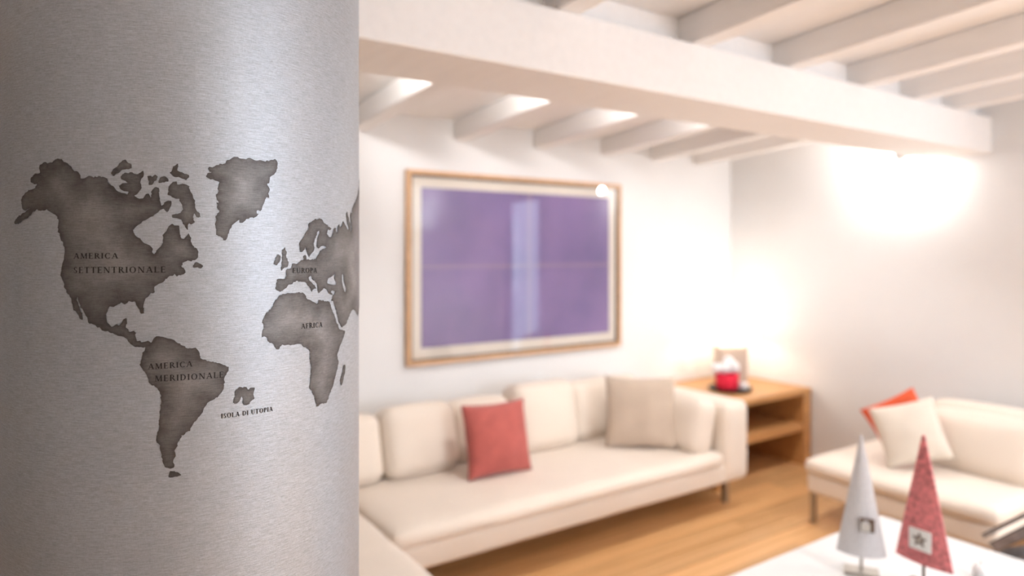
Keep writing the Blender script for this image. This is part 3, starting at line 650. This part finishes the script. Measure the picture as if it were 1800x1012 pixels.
# ------------------------------------------------------------------ grey pouf with leaning dark magazines, right edge
M['taupe_fur'] = mat('taupe_boucle', (.33, .27, .245), .95, var=.25, scale=40, bump=.6, bscale=120)
pf = tag(empty('pouf', (3.17, .98, 0)), 'low taupe pouf between coffee table and lounge chair', 'pouf')
bm = bmesh.new(); lathe(bm, [(.001, 0), (.20, 0), (.235, .03), (.25, .14), (.238, .27), (.20, .308), (.001, .316)], seg=40, close=False)
obj('body', bm, M['taupe_fur'], pf, True)
for k, (yy, zz, w, mm, lb) in enumerate(((1.175, .318, .036, M['dark'], 'black magazine leaning on the pouf, lower of two'), (1.215, .362, .014, mat('charcoal_cover', (.05, .045, .04), .8), 'charcoal magazine leaning on the pouf, upper of two'))):
    mm = mat('black_cover', (.012, .011, .010), .85) if k == 0 else mm
    mg = tag(empty('magazine', (3.17, yy, zz)), lb, 'magazine'); mg.rotation_euler = (R(-42), 0, 0)
    bx('cover', mm, mg, -.10, .10, -.29, 0, w - .002, w); bx('cover', mm, mg, -.10, .10, -.29, 0, 0, .002)
    bx('pages', M['taupe_fur'], mg, -.097, .097, -.288, -.003, .002, w - .002)

# ------------------------------------------------------------------ spotlights on the back of the beam
M['lens'] = mat('lit_spot_lens', (1, 1, 1), .5, emit=(1, .9, .78), estr=25)
def spotlight(x, label, aim, energy, y=2.105, z=2.17, cone=None):
    t = tag(empty('spotlight', (x, y, z)), label, 'light', 'spotlights behind the beam')
    Mx = Vector(aim).normalized().to_track_quat('Z', 'Y').to_matrix().to_4x4()
    bm = bmesh.new(); lathe(bm, [(.001, -.05), (.03, -.045), (.034, .02), (.030, .02), (.026, -.01), (.001, -.012)], seg=24, close=False); bm.transform(Mx); obj('housing', bm, M['white_lacquer'], t, True)
    bm = bmesh.new(); lathe(bm, [(.001, -.004), (.026, -.004), (.026, -.007), (.001, -.007)], seg=24, close=False); bm.transform(Mx); obj('lens', bm, M['lens'], t)
    bx('bracket', M['white_lacquer'], t, -.012, .012, 2.0595 - y, .0, -.02, .01)
    p = Vector((x, y, z)) + Vector(aim).normalized() * .035
    if cone: lamp('spotlight_light', 'SPOT', p, energy, WARM, tuple((-Vector(aim)).to_track_quat('Z', 'Y').to_euler()), shadow_soft_size=.025, spot_size=R(cone), spot_blend=.6)
    else: lamp('spotlight_light', 'POINT', p, energy, WARM, shadow_soft_size=.025)
    return t
for i, x in enumerate((1.10, 1.73, 2.31, 2.88)):
    spotlight(x, ('first', 'second', 'third', 'fourth')[i] + ' small spotlight behind the beam, counted from the column', (.35, .28, .05), (18, 15, 11, 6)[i], y=2.30, z=2.29, cone=105)
spotlight(4.27, 'small bright spotlight behind the beam beside the right wall', (.5, .6, -.25), 7, y=2.13, z=2.09)

spotlight(2.05, 'small added fill spotlight behind the beam aimed down at the red pillow end of the sofa', (0, .25, -1), 18.5, y=2.12, z=2.15, cone=125)  # this and the next spot are added, unseen fill for the seating area
spotlight(3.45, 'small added fill spotlight behind the beam aimed down at the floor beside the sofa arm', (0, .1, -1), 15, y=2.12, z=2.15, cone=125)

# two unseen uplighter floor lamps, added to bounce fill light off the ceiling
def added_torchiere(x, y, e, label):
    t = tag(empty('added_floor_lamp', (x, y, 0)), label, 'lamp', 'added uplighter floor lamps')
    bm = bmesh.new(); lathe(bm, [(.001, 0), (.14, 0), (.14, .015), (.03, .03), (.001, .03)], seg=32, close=False); obj('base', bm, M['steel'], t, True)
    bm = bmesh.new(); lathe(bm, [(.012, .025), (.012, 1.72)], seg=16); obj('pole', bm, M['steel'], t, True)
    bm = bmesh.new(); lathe(bm, [(.02, 1.70), (.10, 1.73), (.17, 1.80), (.165, 1.80), (.095, 1.738), (.001, 1.712)], seg=40, close=False); obj('bowl', bm, M['white_lacquer'], t, True)
    lamp('added_floor_lamp_light', 'AREA', (x, y, 1.79), e, NEUT, (R(180), 0, 0), shape='DISK', size=.26)
added_torchiere(4.15, -1.9, 8, 'steel uplighter floor lamp added as fill light beside the right wall')
added_torchiere(1.2, -2.6, 24, 'steel uplighter floor lamp added as fill light beside the garden window')

# unseen downlights between the rafters, added to brighten the table, floor and ceiling
def added_downlight(x, y, e, label):
    z = board_z(y)
    t = tag(empty('added_downlight', (x, y, z)), label, 'light', 'added downlights between the rafters')
    bm = bmesh.new(); lathe(bm, [(.001, -.001), (.05, -.001), (.055, -.05), (.047, -.05), (.044, -.012), (.001, -.012)], seg=32, close=False); obj('housing', bm, M['white_lacquer'], t, True)
    bm = bmesh.new(); lathe(bm, [(.001, -.016), (.043, -.016), (.043, -.020), (.001, -.020)], seg=32, close=False); obj('lens', bm, M['lens'], t)
    lamp('added_downlight_light', 'SPOT', (x, y, z - .055), e, NEUT, (0, 0, 0), shadow_soft_size=.04, spot_size=R(104), spot_blend=.5)
added_downlight(2.35, 0.45, 15, 'recessed fill light added over the coffee table, nearer the column')
added_downlight(3.40, 0.25, 18, 'recessed fill light added over the table end nearer the right wall')
added_downlight(2.0, -1.2, 200, 'recessed fill light added over bare floor between table and garden window, left of its pair')
added_downlight(3.05, -1.2, 190, 'recessed fill light added over bare floor between table and garden window, right of its pair')
